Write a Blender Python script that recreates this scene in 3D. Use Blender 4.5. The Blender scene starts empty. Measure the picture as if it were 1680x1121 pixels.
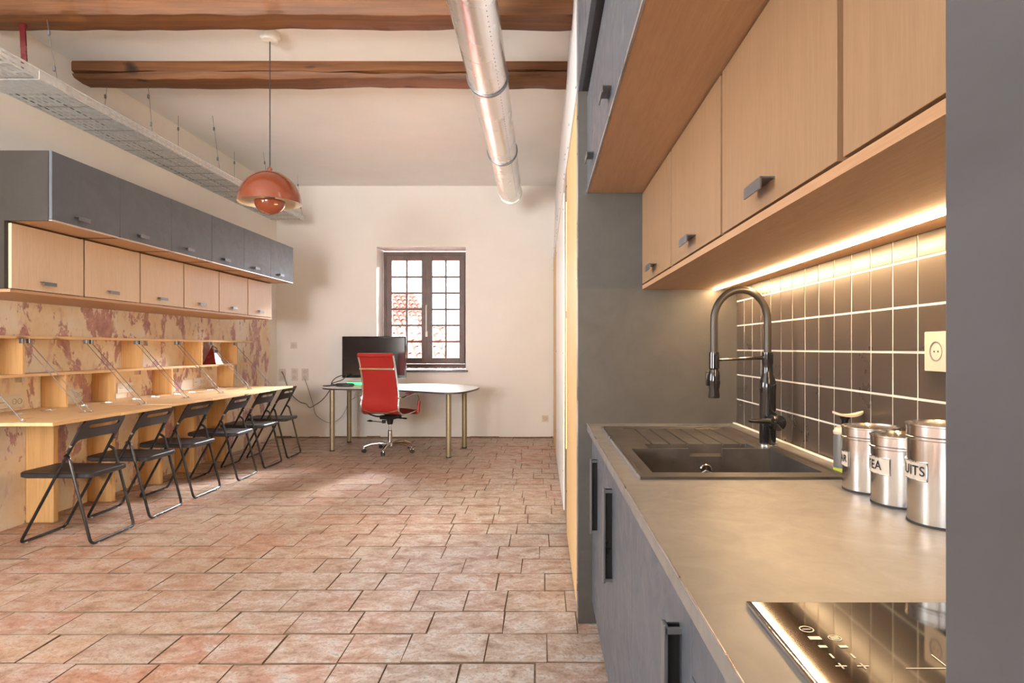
import bpy, bmesh, math, random
from mathutils import Vector, Matrix, noise
random.seed(7)
S = bpy.context.scene
COL = S.collection
PI = math.pi
# ------------------------------------------------------------------ camera, sky, sun, exposure
cam_d = bpy.data.cameras.new('camera'); cam = bpy.data.objects.new('camera', cam_d); COL.objects.link(cam)
cam.location = (0, 0, 1.24); cam.rotation_euler = (PI/2, 0, 0)
cam_d.sensor_width = 36; cam_d.lens = 22.5; cam_d.clip_start = .02; cam_d.clip_end = 200
cam_d.shift_x = -48/1680; cam_d.shift_y = 10.5/1680
S.camera = cam
W = bpy.data.worlds.new('sky'); S.world = W; W.use_nodes = True
bg = W.node_tree.nodes['Background']; bg.inputs[0].default_value = (.88, .94, 1, 1); bg.inputs[1].default_value = 9.0
S.view_settings.view_transform = 'Standard'; S.view_settings.look = 'None'
S.view_settings.gamma = 1; S.view_settings.exposure = 0.44; S.view_settings.use_curve_mapping = False
def lamp(name, typ, loc, rot, energy, color=(1, 1, 1), size=None, size_y=None, portal=False):
    d = bpy.data.lights.new(name, typ); o = bpy.data.objects.new(name, d); COL.objects.link(o)
    o.location = loc; o.rotation_euler = rot; d.energy = energy; d.color = color
    if typ == 'AREA':
        d.shape = 'RECTANGLE'; d.size = size; d.size_y = size_y
        if portal: d.cycles.is_portal = True
    return o
sun = lamp('sun', 'SUN', (0, 0, 10), (math.radians(38), math.radians(14), 0), 9, (1, .97, .95)); sun.data.angle = .02
lamp('portal_window', 'AREA', (-1.66, 9.3, 1.78), (-PI/2, 0, 0), 1, size=1.25, size_y=1.75, portal=True)
lamp('portal_rear', 'AREA', (-2.4, -2.55, 1.7), (PI/2, 0, 0), 1, size=1.6, size_y=1.5, portal=True)
lamp('portal_side', 'AREA', (-3.70, 1.4, 1.7), (0, -PI/2, 0), 1, size=1.4, size_y=1.2, portal=True)
rd = lamp('rear_fill', 'AREA', (-2.4, -2.62, 1.7), (math.radians(116), 0, math.radians(3)), 145, (1, .96, .92), 1.6, 1.5); rd.data.spread = math.radians(100)  # added fill lamp behind the camera, tilted up to brighten the far room
sd_ = lamp('side_fill', 'AREA', (-3.75, 1.4, 1.7), (0, -PI/2, math.radians(40)), 25, (1, .96, .90), 1.4, 1.2); sd_.data.spread = math.radians(130)  # added fill lamp out of view, turned towards the far end
lamp('outside_fill', 'AREA', (.6, 12.4, 5.2), (math.radians(-46), 0, math.radians(-35)), 27000, (.95, .97, 1), 4, 3)  # added lamp above the window's sightline, boosts the light coming in

# ------------------------------------------------------------------ materials
def new_mat(name):
    m = bpy.data.materials.new(name); m.use_nodes = True
    nt = m.node_tree; b = nt.nodes['Principled BSDF']; return m, nt, b
def N(nt, t, **kw):
    n = nt.nodes.new(t)
    for k, v in kw.items():
        if k.startswith('i_'): n.inputs[k[2:].replace('_', ' ')].default_value = v
        else: setattr(n, k, v)
    return n
def c4(c): return (c[0], c[1], c[2], 1)
def ramp(nt, src, stops):
    r = nt.nodes.new('ShaderNodeValToRGB'); e = r.color_ramp.elements
    while len(e) < len(stops): e.new(.5)
    for i, (p, c) in enumerate(stops):
        e[i].position = p; e[i].color = c4(c) if hasattr(c, '__len__') else (c, c, c, 1)
    nt.links.new(src, r.inputs[0]); return r.outputs[0]
def pos(nt, scale=(1, 1, 1), rot=(0, 0, 0)):
    g = nt.nodes.new('ShaderNodeNewGeometry'); mp = nt.nodes.new('ShaderNodeMapping')
    mp.inputs['Scale'].default_value = scale; mp.inputs['Rotation'].default_value = rot
    nt.links.new(g.outputs['Position'], mp.inputs[0]); return mp.outputs[0]
def nz(nt, vec, scale, detail=4, rough=.55, dist=0):
    n = N(nt, 'ShaderNodeTexNoise', i_Scale=scale, i_Detail=detail, i_Roughness=rough, i_Distortion=dist)
    nt.links.new(vec, n.inputs['Vector']); return n.outputs['Fac']
def mix(nt, fac, a, b, mode='MIX'):
    m = nt.nodes.new('ShaderNodeMix'); m.data_type = 'RGBA'; m.blend_type = mode
    for inp, v in ((m.inputs[0], fac), (m.inputs[6], a), (m.inputs[7], b)):
        if isinstance(v, bpy.types.NodeSocket): nt.links.new(v, inp)
        elif hasattr(v, '__len__'): inp.default_value = c4(v)
        else: inp.default_value = v
    return m.outputs[2]
def math_n(nt, op, a, b=0.0):
    m = nt.nodes.new('ShaderNodeMath'); m.operation = op
    for i, v in enumerate((a, b)):
        if isinstance(v, bpy.types.NodeSocket): nt.links.new(v, m.inputs[i])
        else: m.inputs[i].default_value = v
    return m.outputs[0]
def bump(nt, b, h, strength=.3, dist=.01):
    n = nt.nodes.new('ShaderNodeBump'); n.inputs['Strength'].default_value = strength; n.inputs['Distance'].default_value = dist
    nt.links.new(h, n.inputs['Height']); nt.links.new(n.outputs[0], b.inputs['Normal'])
def plain(name, col, rough=.5, metal=0, var=.12, scale=6, emit=None, es=0, coat=0):
    m, nt, b = new_mat(name)
    n = nz(nt, pos(nt), scale, 5)
    d = tuple(max(0, x*(1-var)) for x in col); l = tuple(min(1, x*(1+var)) for x in col)
    nt.links.new(ramp(nt, n, [(.3, d), (.7, l)]), b.inputs['Base Color'])
    nt.links.new(ramp(nt, n, [(.3, max(0, rough-.06)), (.7, min(1, rough+.06))]), b.inputs['Roughness'])
    b.inputs['Metallic'].default_value = metal
    if coat: b.inputs['Coat Weight'].default_value = coat
    if emit: b.inputs['Emission Color'].default_value = c4(emit); b.inputs['Emission Strength'].default_value = es
    return m
def wood(name, light, dark, axis='Z', s=1.0, rough=.45, knots=False):
    m, nt, b = new_mat(name)
    sc = {'X': (1.2, 26, 26), 'Y': (26, 1.2, 26), 'Z': (26, 26, 1.2)}[axis]
    v = pos(nt, tuple(x*s for x in sc))
    a = nz(nt, v, 1.0, 5, .6, .6); f = nz(nt, pos(nt, tuple(x*s*5 for x in sc)), 1.0, 2, .6)
    big = nz(nt, pos(nt, tuple(x*s*.22 for x in sc)), 1.0, 2, .5, 1.0)
    c = ramp(nt, a, [(.28, dark), (.62, light)])
    c = mix(nt, .25, c, ramp(nt, f, [(.35, tuple(x*.7 for x in dark)), (.6, light)]))
    c = mix(nt, .15, c, ramp(nt, big, [(.35, dark), (.65, light)]))
    if knots:
        k = nz(nt, pos(nt, tuple(3.0 if q == 1.2 else 9 for q in sc)), 1.0, 1, .4)
        c = mix(nt, ramp(nt, k, [(.70, 0), (.76, 1)]), c, tuple(x*.35 for x in dark))
    nt.links.new(c, b.inputs['Base Color']); b.inputs['Roughness'].default_value = rough
    bump(nt, b, f, .12, .002); return m
def wall_paint(name, col, patches=False):
    m, nt, b = new_mat(name)
    n = nz(nt, pos(nt), 1.3, 5, .6); n2 = nz(nt, pos(nt), 14, 5, .6)
    c = ramp(nt, n, [(.3, tuple(x*.93 for x in col)), (.7, col)])
    if patches:
        cream = ramp(nt, nz(nt, pos(nt), 2.4, 6, .65), [(.32, (.74, .56, .38)), (.48, (.82, .70, .55)), (.62, (.86, .79, .72))])
        p1 = nz(nt, pos(nt, (2.0, 3.6, 2.0)), 1.55, 10, .66, .3)
        f1 = ramp(nt, p1, [(.535, 0), (.56, .85)])
        p2 = nz(nt, pos(nt, (3, 5, 2.2), (0, 0, 0)), 2.0, 8, .7, .3)
        f2 = ramp(nt, p2, [(.56, 0), (.63, .55)])
        cream = mix(nt, f2, cream, (.62, .38, .37))
        cream = mix(nt, f1, cream, ramp(nt, n2, [(.35, (.34, .15, .17)), (.65, (.58, .33, .33))]))
        g = nt.nodes.new('ShaderNodeNewGeometry'); sp = nt.nodes.new('ShaderNodeSeparateXYZ'); nt.links.new(g.outputs['Position'], sp.inputs[0])
        edge = math_n(nt, 'ADD', sp.outputs[1], math_n(nt, 'MULTIPLY', nz(nt, pos(nt), 7, 4), .16))
        far = ramp(nt, math_n(nt, 'DIVIDE', edge, 10.0), [(.868, 0), (.872, 1)])
        up = ramp(nt, math_n(nt, 'DIVIDE', sp.outputs[2], 4.0), [(.43, 0), (.435, 1)])
        c = mix(nt, math_n(nt, 'MAXIMUM', far, up), cream, c)
    nt.links.new(c, b.inputs['Base Color']); b.inputs['Roughness'].default_value = .85
    bump(nt, b, mix(nt, .3, nz(nt, pos(nt), 2.2, 3), n2), .35, .012); return m
def terracotta():
    m, nt, b = new_mat('terracotta')
    g = nt.nodes.new('ShaderNodeNewGeometry'); oi = nt.nodes.new('ShaderNodeObjectInfo')
    r = math_n(nt, 'FRACT', math_n(nt, 'ADD', g.outputs['Random Per Island'], math_n(nt, 'MULTIPLY', oi.outputs['Random'], 7.31)))
    base = ramp(nt, r, [(0, (.44, .185, .11)), (.2, (.50, .25, .155)), (.4, (.40, .20, .15)), (.6, (.52, .32, .21)), (.8, (.43, .28, .22)), (1, (.47, .20, .125))])
    w0 = nz(nt, pos(nt), .75, 5, .6, .3); w1 = nz(nt, pos(nt, (2.2, 3.4, 2)), 1.5, 10, .72, .5); w2 = nz(nt, pos(nt, (7, 10, 7)), 1.1, 9, .74, .4); w3 = nz(nt, pos(nt), 60, 5, .7)
    c = mix(nt, ramp(nt, w0, [(.40, 0), (.62, .75)]), base, (.40, .29, .20))
    c = mix(nt, ramp(nt, w1, [(.46, 0), (.66, .7)]), c, (.50, .40, .31))
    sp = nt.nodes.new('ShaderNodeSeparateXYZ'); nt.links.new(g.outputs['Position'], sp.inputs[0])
    bx = math_n(nt, 'ADD', sp.outputs[0], math_n(nt, 'MULTIPLY', w0, 1.6))          # pale band in front of the kitchen: window glare painted with real whitish stains
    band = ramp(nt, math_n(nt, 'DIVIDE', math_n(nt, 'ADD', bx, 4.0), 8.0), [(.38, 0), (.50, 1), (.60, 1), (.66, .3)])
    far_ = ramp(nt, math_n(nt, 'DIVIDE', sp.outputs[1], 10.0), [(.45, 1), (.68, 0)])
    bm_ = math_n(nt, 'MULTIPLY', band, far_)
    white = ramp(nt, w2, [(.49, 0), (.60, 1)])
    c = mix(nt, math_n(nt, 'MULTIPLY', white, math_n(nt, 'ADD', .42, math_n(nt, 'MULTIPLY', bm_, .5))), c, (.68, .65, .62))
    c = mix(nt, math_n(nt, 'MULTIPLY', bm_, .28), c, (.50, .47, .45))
    c = mix(nt, ramp(nt, w2, [(.35, .75), (.46, 0)]), c, (.21, .115, .065))
    c = mix(nt, ramp(nt, w3, [(.34, .7), (.50, 0)]), c, (.22, .125, .08))
    nt.links.new(c, b.inputs['Base Color'])
    nt.links.new(ramp(nt, w2, [(.3, .55), (.65, .24)]), b.inputs['Roughness'])
    b.inputs['Specular IOR Level'].default_value = .6
    bump(nt, b, mix(nt, .35, w2, w3), .9, .009); return m
def dark_laminate(name, col, rough=.42):
    m, nt, b = new_mat(name)
    n = nz(nt, pos(nt), 5, 7, .65, 1.2)
    nt.links.new(ramp(nt, n, [(.3, tuple(x*.9 for x in col)), (.7, tuple(x*1.12 for x in col))]), b.inputs['Base Color'])
    nt.links.new(ramp(nt, nz(nt, pos(nt), 9, 7, .65, 1.2), [(.35, rough-.05), (.7, rough+.12)]), b.inputs['Roughness']); return m
M = {}
M['wall'] = wall_paint('cream_wall', (.82, .79, .75)); M['wall_left'] = wall_paint('distressed_wall', (.83, .79, .73), True)
M['ceiling'] = wall_paint('ceiling_plaster', (.87, .86, .85))
M['mortar'] = plain('mortar', (.19, .125, .08), .9, var=.3, scale=20)
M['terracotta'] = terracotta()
M['beam'] = wood('old_beam', (.21, .078, .019), (.05, .016, .006), 'X', .6, .6, True)
M['oak_z'] = wood('oak_vertical', (.64, .48, .335), (.57, .41, .275), 'Z', 2.6)
M['oak_kitchen'] = wood('oak_kitchen', (.34, .205, .11), (.28, .165, .085), 'Z', 2.6)
M['oak_y'] = wood('oak_along', (.50, .29, .155), (.42, .23, .115), 'Y', 2.2)
M['pine_y'] = wood('pine_along', (.80, .55, .30), (.64, .38, .17), 'Y', .8, .5, True)
M['pine_z'] = wood('pine_vertical', (.76, .47, .20), (.60, .33, .12), 'Z', .8, .5, True)
M['pine_pale'] = wood('pine_sheet', (.86, .60, .30), (.74, .46, .19), 'Z', .8, .5)
M['dark'] = dark_laminate('charcoal_laminate', (.088, .098, .118))
M['dark2'] = dark_laminate('charcoal_side', (.044, .038, .032), .5)
M['dark2'].node_tree.nodes['Principled BSDF'].inputs['Specular IOR Level'].default_value = .2
M['graphite'] = dark_laminate('graphite_laminate', (.072, .072, .076))
M['worktop'] = dark_laminate('worktop_laminate', (.19, .175, .16), .42)
M['edge'] = plain('aluminium_edge', (.7, .7, .72), .3, 1)
M['handle'] = plain('graphite_metal', (.20, .20, .21), .36, .7)
M['black'] = plain('black_steel', (.018, .016, .016), .3, .2)
M['black_plastic'] = plain('black_plastic', (.028, .027, .030), .42, 0)
M['gloss_black'] = plain('gloss_black', (.012, .011, .011), .1, .0, coat=.6)
M['rubber'] = plain('rubber', (.03, .03, .03), .7)
M['chrome'] = plain('chrome', (.8, .8, .8), .12, 1, var=.03)
M['steel'] = plain('brushed_steel', (.74, .72, .70), .2, 1, var=.04)
M['galv'] = plain('galvanised', (.84, .83, .81), .26, 1, var=.03, scale=2)
M['galv_dull'] = plain('galvanised_dull', (.60, .62, .62), .5, .2, var=.12, scale=30)
M['bronze_leg'] = plain('champagne_leg', (.36, .30, .19), .4, .6)
M['white'] = plain('white_laminate', (.88, .89, .90), .42, 0, .02)
M['white_plastic'] = plain('white_plastic', (.78, .74, .68), .4, 0, .03)
M['grey_plastic'] = plain('grey_socket', (.62, .56, .50), .5, 0, .05)
M['hole'] = plain('socket_hole', (.25, .22, .2), .7)
M['red'] = plain('red_leather', (.40, .026, .022), .42, 0, .06)
M['lamp'] = plain('terracotta_enamel', (.20, .046, .019), .16, 0, .04, coat=.5)
M['lamp_in'] = plain('lamp_inside', (.72, .62, .50), .5)
M['window'] = plain('window_wood', (.13, .085, .075), .5, 0, .25)
M['sill'] = plain('slate_sill', (.06, .055, .06), .35)
M['sink'] = plain('black_granite', (.055, .047, .042), .45, 0, .35, 14)
M['tile'] = plain('charcoal_tile', (.062, .047, .037), .31, 0, .14, 5)
M['grout'] = plain('cream_grout', (.82, .74, .62), .8)
M['hose'] = plain('dark_hose', (.055, .048, .040), .32, .3)
M['side_board'] = dark_laminate('side_board', (.078, .070, .060), .45)
M['led'] = plain('led', (1, .8, .55), .5, emit=(1, .66, .34), es=92)
M['led_dot'] = plain('led_dot', (1, .8, .5), .5, emit=(1, .75, .25), es=4)
M['green'] = plain('green_led', (.1, .9, .3), .5, emit=(.05, 1, .25), es=1.5)
M['burgundy'] = plain('burgundy_foil', (.22, .03, .035), .25, .2)
M['silver_pink'] = plain('silver_pink_foil', (.75, .62, .66), .25, .5, .2, 30)
M['lime'] = plain('lime_band', (.42, .5, .05), .4)
M['beige'] = plain('beige_plastic', (.66, .55, .42), .4)
M['soap_grey'] = plain('soap_grey', (.13, .13, .125), .4)
M['label'] = plain('label_paper', (.60, .52, .44), .5)
M['ink'] = plain('ink', (.01, .01, .01), .5)
M['hob_mark'] = plain('hob_mark', (.75, .68, .55), .5)
M['roof'] = plain('roof_tile', (.26, .07, .045), .8, 0, .3, 3)
M['facade'] = plain('far_render', (.8, .7, .58), .9)
def screen_mat():
    m, nt, b = new_mat('screen'); b.inputs['Base Color'].default_value = (.012, .012, .014, 1); b.inputs['Roughness'].default_value = .12; return m
M['screen'] = screen_mat()
m, nt, b = new_mat('hob_glass'); b.inputs['Base Color'].default_value = (.012, .010, .009, 1); b.inputs['Roughness'].default_value = .05; b.inputs['IOR'].default_value = 1.9; M['hob'] = m
def glass():
    m = bpy.data.materials.new('window_glass'); m.use_nodes = True; nt = m.node_tree; nt.nodes.clear()
    o = nt.nodes.new('ShaderNodeOutputMaterial'); mx = nt.nodes.new('ShaderNodeMixShader'); t = nt.nodes.new('ShaderNodeBsdfTransparent'); g = nt.nodes.new('ShaderNodeBsdfGlossy')
    g.inputs['Roughness'].default_value = .02; fr = nt.nodes.new('ShaderNodeFresnel'); nt.links.new(fr.outputs[0], mx.inputs[0])
    nt.links.new(t.outputs[0], mx.inputs[1]); nt.links.new(g.outputs[0], mx.inputs[2]); nt.links.new(mx.outputs[0], o.inputs[0]); return m
M['glass'] = glass()

# ------------------------------------------------------------------ geometry helpers
class MB:
    def __init__(s): s.bm = bmesh.new()
    def box(s, x0, x1, y0, y1, z0, z1, bev=0, rot=None, at=None):
        vs = [s.bm.verts.new((x, y, z)) for x in (x0, x1) for y in (y0, y1) for z in (z0, z1)]
        fs = [s.bm.faces.new([vs[i] for i in f]) for f in ((0, 1, 3, 2), (4, 6, 7, 5), (0, 4, 5, 1), (2, 3, 7, 6), (0, 2, 6, 4), (1, 5, 7, 3))]
        if bev:
            es = list({e for f in fs for e in f.edges})
            r = bmesh.ops.bevel(s.bm, geom=es, offset=bev, segments=2, affect='EDGES', profile=.5)
            vs = list({v for f in r['faces'] for v in f.verts} | {v for v in vs if v.is_valid})
        if rot is not None:
            c = Vector(at) if at is not None else Vector(((x0+x1)/2, (y0+y1)/2, (z0+z1)/2))
            for v in vs: v.co = rot @ (v.co-c)+c
        return s
    def tube(s, pts, r, n=10, closed=False, caps=True):
        pts = [Vector(p) for p in pts]; m = len(pts)
        rr = r if hasattr(r, '__len__') else [r]*m
        rings = []; prev = None
        for i, p in enumerate(pts):
            if closed: t = pts[(i+1) % m]-pts[i-1]
            else: t = pts[min(i+1, m-1)]-pts[max(i-1, 0)]
            t.normalize()
            if prev is None:
                a = Vector((0, 0, 1)) if abs(t.z) < .9 else Vector((1, 0, 0)); u = t.cross(a).normalized()
            else: u = (prev-t*prev.dot(t)).normalized()
            prev = u; w = t.cross(u)
            rings.append([s.bm.verts.new(p+(u*math.cos(2*PI*k/n)+w*math.sin(2*PI*k/n))*rr[i]) for k in range(n)])
        for i in range(m if closed else m-1):
            A, B = rings[i], rings[(i+1) % m]
            for k in range(n): s.bm.faces.new((A[k], A[(k+1) % n], B[(k+1) % n], B[k]))
        if caps and not closed: s.bm.faces.new(rings[0][::-1]); s.bm.faces.new(rings[-1])
        return s
    def lathe(s, prof, c=(0, 0, 0), n=32, axis='Z', caps=True):
        rings = []
        def P(r, h, a):
            u, v = r*math.cos(a), r*math.sin(a)
            q = {'Z': (u, v, h), 'X': (h, u, v), 'Y': (v, h, u)}[axis]
            return s.bm.verts.new((q[0]+c[0], q[1]+c[1], q[2]+c[2]))
        for r, h in prof: rings.append([P(r, h, 2*PI*k/n) for k in range(n)])
        for A, B in zip(rings, rings[1:]):
            for k in range(n): s.bm.faces.new((A[k], A[(k+1) % n], B[(k+1) % n], B[k]))
        if caps:
            if prof[0][0] > 1e-5: s.bm.faces.new(rings[0][::-1])
            if prof[-1][0] > 1e-5: s.bm.faces.new(rings[-1])
        return s
    def prism(s, poly, z0, z1):
        A = [s.bm.verts.new((x, y, z0)) for x, y in poly]; B = [s.bm.verts.new((x, y, z1)) for x, y in poly]; n = len(poly)
        s.bm.faces.new(A[::-1]); s.bm.faces.new(B)
        for k in range(n): s.bm.faces.new((A[k], A[(k+1) % n], B[(k+1) % n], B[k]))
        return s
    def quad(s, pts): s.bm.faces.new([s.bm.verts.new(p) for p in pts]); return s
    def build(s, name, mat, parent=None, smooth=False, **tags):
        bmesh.ops.recalc_face_normals(s.bm, faces=s.bm.faces)
        me = bpy.data.meshes.new(name); s.bm.to_mesh(me); s.bm.free()
        me.materials.append(M[mat] if isinstance(mat, str) else mat)
        if smooth:
            for p in me.polygons: p.use_smooth = True
            if smooth != 'all': me.set_sharp_from_angle(angle=math.radians(35))
        o = bpy.data.objects.new(name, me); COL.objects.link(o)
        if parent is not None: o.parent = parent
        for k, v in tags.items():
            if v: o[k] = v
        return o
def thing(name, label, category, loc=(0, 0, 0), rz=0, group=None):
    o = bpy.data.objects.new(name, None); COL.objects.link(o); o.location = loc; o.rotation_euler = (0, 0, rz)
    o.empty_display_size = .1; o['label'] = label; o['category'] = category
    if group: o['group'] = group
    return o
def place(root, off):
    """parts were modelled in room coordinates: move them under the thing's base"""
    root.location = off
    for ch in root.children: ch.location = ch.location-Vector(off)
KIDS = {}
def copy_tree(o, parent=None):
    c = o.copy(); COL.objects.link(c)
    if parent is not None: c.parent = parent
    for ch in list(o.children): copy_tree(ch, c)
    return c
def arc(c, r, a0, a1, n, f):
    return [f(c, r*math.cos(a0+(a1-a0)*i/n), r*math.sin(a0+(a1-a0)*i/n)) for i in range(n+1)]
def rounded(pts, r, n=4):
    """round the corners of a polyline"""
    pts = [Vector(p) for p in pts]; out = [pts[0]]
    for i in range(1, len(pts)-1):
        p = pts[i]; a = (pts[i-1]-p); b = (pts[i+1]-p); d = min(r, a.length*.49, b.length*.49)
        a = p+a.normalized()*d; b = p+b.normalized()*d
        for k in range(n+1):
            t = k/n; out.append(a*(1-t)**2+p*2*t*(1-t)+b*t*t)
    out.append(pts[-1]); return out

# ------------------------------------------------------------------ room shell
XL, XP, XK, YB, YR, ZC = -3.66, .17, .875, 8.85, -2.5, 3.48
floor = MB().box(XL-.1, 1.6, YR-.1, YB+.5, -.12, -.0068).build('floor', 'mortar', kind='structure')
def brick_mesh(w, d, seed, h=.03):
    rnd = random.Random(seed); bm = bmesh.new()
    j = lambda a: rnd.uniform(-a, a)
    co = [(-w/2, -d/2), (w/2, -d/2), (w/2, d/2), (-w/2, d/2)]
    co = [(x+j(.002), y+j(.004)) for x, y in co]
    a = [bm.verts.new((x, y, -h)) for x, y in co]
    b_ = [bm.verts.new((x, y, -.0018)) for x, y in co]
    c = [bm.verts.new((x-math.copysign(.002, x), y-math.copysign(.002, y), j(.0016))) for x, y in co]
    for A, B in ((a, b_), (b_, c)):
        for k in range(4): bm.faces.new((A[k], A[(k+1) % 4], B[(k+1) % 4], B[k]))
    bm.faces.new(c); bmesh.ops.recalc_face_normals(bm, faces=bm.faces); bm.faces.ensure_lookup_table()
    for f in bm.faces[:8]: f.material_index = 1
    return bm
ROW = .252; WID = [.20, .25, .29, .33, .40]; protos = {}
for wi, w in enumerate(WID):
    for k in range(3):
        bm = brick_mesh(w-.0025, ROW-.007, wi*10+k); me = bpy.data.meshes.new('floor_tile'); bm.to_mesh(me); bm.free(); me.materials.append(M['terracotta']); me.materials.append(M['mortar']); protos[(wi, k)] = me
far_bm = bmesh.new(); nb = 0
y = YR
rr_ = random.Random(3)
while y < YB-.02:
    SY = rr_.uniform(.92, 1.07)
    x = XL+.01-random.uniform(0, .2); yc = y+ROW*SY/2
    while x < 1.5:
        wi = random.choices(range(5), [2, 3, 4, 4, 1])[0]; w = WID[wi]; k = random.randrange(3); xc = x+w/2
        inview = 2.3 < yc < 6.9 and xc > -.86*yc-.25 and xc < (.30 if yc < 2.95 else .24) and xc > XL
        T = Matrix.Translation((xc, yc+.006*math.sin(xc*1.7+y*3), random.uniform(-.002, 0)-.001)) @ Matrix.Rotation(random.uniform(-.005, .005), 4, 'X') @ Matrix.Rotation(random.uniform(-.005, .005), 4, 'Y') @ Matrix.Rotation(random.uniform(-.012, .012), 4, 'Z') @ Matrix.Diagonal((1, SY, 1, 1))
        if inview and nb < 298:
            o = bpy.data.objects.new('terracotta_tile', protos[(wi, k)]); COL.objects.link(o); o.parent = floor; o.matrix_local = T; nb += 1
        elif xc > XL-.05:
            n0 = len(far_bm.verts); far_bm.from_mesh(protos[(wi, k)]); far_bm.verts.ensure_lookup_table()
            bmesh.ops.transform(far_bm, matrix=T, verts=far_bm.verts[n0:])
        x += w
    y += ROW*SY
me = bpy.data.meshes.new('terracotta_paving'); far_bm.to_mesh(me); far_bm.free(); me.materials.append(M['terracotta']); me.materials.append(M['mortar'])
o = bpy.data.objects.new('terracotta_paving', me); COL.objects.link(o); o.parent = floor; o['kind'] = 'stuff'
MB().box(XL-.3, 1.6, YR-.3, YB+.6, ZC, ZC+.25).build('ceiling', 'ceiling', kind='structure')
MB().box(XL-.3, XL, YR-.3, .8, -.1, ZC).box(XL-.3, XL, 2.0, YB+.6, -.1, ZC).box(XL-.3, XL, .8, 2.0, -.1, 1.0).box(XL-.3, XL, .8, 2.0, 2.4, ZC).build('wall_left', 'wall_left', kind='structure')  # the out-of-view opening in this wall is added to let fill light in
WX0, WX1, WZ0, WZ1 = -2.276, -1.045, .93, 2.64
MB().box(XL, WX0, YB, YB+.55, -.1, ZC).box(WX1, 1.6, YB, YB+.55, -.1, ZC).box(WX0, WX1, YB, YB+.55, -.1, WZ0).box(WX0, WX1, YB, YB+.55, WZ1, ZC).build('wall_back', 'wall', kind='structure')
RX0, RX1, RZ0, RZ1 = -3.2, -1.6, .95, 2.45  # unseen opening added behind the camera to let fill light in
MB().box(XL-.3, RX0, YR-.3, YR, -.1, ZC).box(RX1, 1.6, YR-.3, YR, -.1, ZC).box(RX0, RX1, YR-.3, YR, -.1, RZ0).box(RX0, RX1, YR-.3, YR, RZ1, ZC).build('wall_rear', 'wall', kind='structure')
wr = MB().box(.88, 1.05, YR, 2.879, -.1, ZC).build('wall_right', 'grout', kind='structure')
MB().box(1.4, 1.6, 2.9, YB+.1, -.1, ZC).build('wall_closet', 'wall', kind='structure')
# kitchen wall tiles: one object each
TP = .1065; TZ = .1095
tm = MB().box(-.0022, .0, -.0504, .0504, -.0519, .0519, .0006).build('wall_tile', 'tile', wr)
first = True
for r in range(6):
    for c in range(24):
        yc = 2.875-TP/2-c*TP+.004; zc = .90+TZ/2+r*TZ+.001
        if yc < .30 or zc > 1.54: continue
        o = tm if first else tm.copy()
        if not first: COL.objects.link(o)
        first = False; o.location = (.8805, yc, zc)
        o.rotation_euler = (random.uniform(-.003, .003), random.uniform(-.01, .01), random.uniform(-.01, .01))
# dirty line along the foot of the back wall
bb = MB()
x = XL
while x < .15:
    w = random.uniform(.1, .3); bb.box(x, min(x+w, .16), YB-.02-random.uniform(0, .03), YB+.01, -.01, random.uniform(.006, .022), .003); x += w
bb.build('baseboard_back', 'mortar', kind='structure')

# window -------------------------------------------------------------
wf = MB(); YW = 9.20
fz0, fz1 = .95, WZ1-.02
wf.box(WX0+.01, WX0+.055, YW, YW+.07, fz0, fz1).box(WX1-.055, WX1-.002, YW, YW+.07, fz0, fz1).box(WX0+.055, WX1-.055, YW, YW+.07, fz1-.05, fz1).box(WX0+.055, WX1-.055, YW, YW+.07, fz0, fz0+.06)
win = wf.build('window_1', 'window', kind='structure')
xm = (WX0+WX1)/2+.02
for a, b_ in ((WX0+.057, xm-.002), (xm+.002, WX1-.057)):
    st = .075; z0, z1 = fz0+.062, fz1-.052; y0, y1 = YW-.02, YW+.03
    f = MB().box(a, a+st, y0, y1, z0, z1, .004).box(b_-st, b_, y0, y1, z0, z1, .004).box(a+st, b_-st, y0, y1, z1-.075, z1, .004).box(a+st, b_-st, y0, y1, z0, z0+.085, .004).build('casement', 'window', win)
    gx0, gx1, gz0, gz1 = a+st, b_-st, z0+.085, z1-.075
    bars = MB().box((gx0+gx1)/2-.014, (gx0+gx1)/2+.014, y0+.01, y1-.01, gz0, gz1)
    for k in range(1, 6):
        z = gz0+(gz1-gz0)*k/6; bars.box(gx0, gx1, y0+.008, y1-.008, z-.014, z+.014)
    bars.build('glazing_bars', 'window', f)
    for c in range(2):
        for k in range(6):
            px0 = gx0+(gx1-gx0)*c/2+.009*c; px1 = px0+(gx1-gx0)/2-.009; pz0 = gz0+(gz1-gz0)*k/6+.009; pz1 = gz0+(gz1-gz0)*(k+1)/6-.009
            MB().box(px0, px1, y0+.023, y0+.027, pz0, pz1).build('pane', 'glass', f)
h = MB().tube([(xm-.005, YW-.03, fz0+.52), (xm-.005, YW-.05, fz0+.54), (xm-.005, YW-.05, fz0+.88), (xm-.005, YW-.03, fz0+.9)], .009, 8).box(xm-.02, xm+.01, YW-.03, YW-.02, fz0+.45, fz0+.53).build('window_handle', 'white_plastic', win, True)
for z in (1.15, 1.75, 2.4):
    MB().lathe([(.008, z), (.008, z+.09)], (WX0+.05, YW-.03, 0), 8).build('hinge', 'window', win)
    MB().lathe([(.008, z), (.008, z+.09)], (WX1-.05, YW-.03, 0), 8).build('hinge', 'window', win)
MB().box(WX0, WX1+.03, YB-.045, YW+.05, WZ0-.025, WZ0+.002, .006).build('window_sill', 'sill', win)

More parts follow.
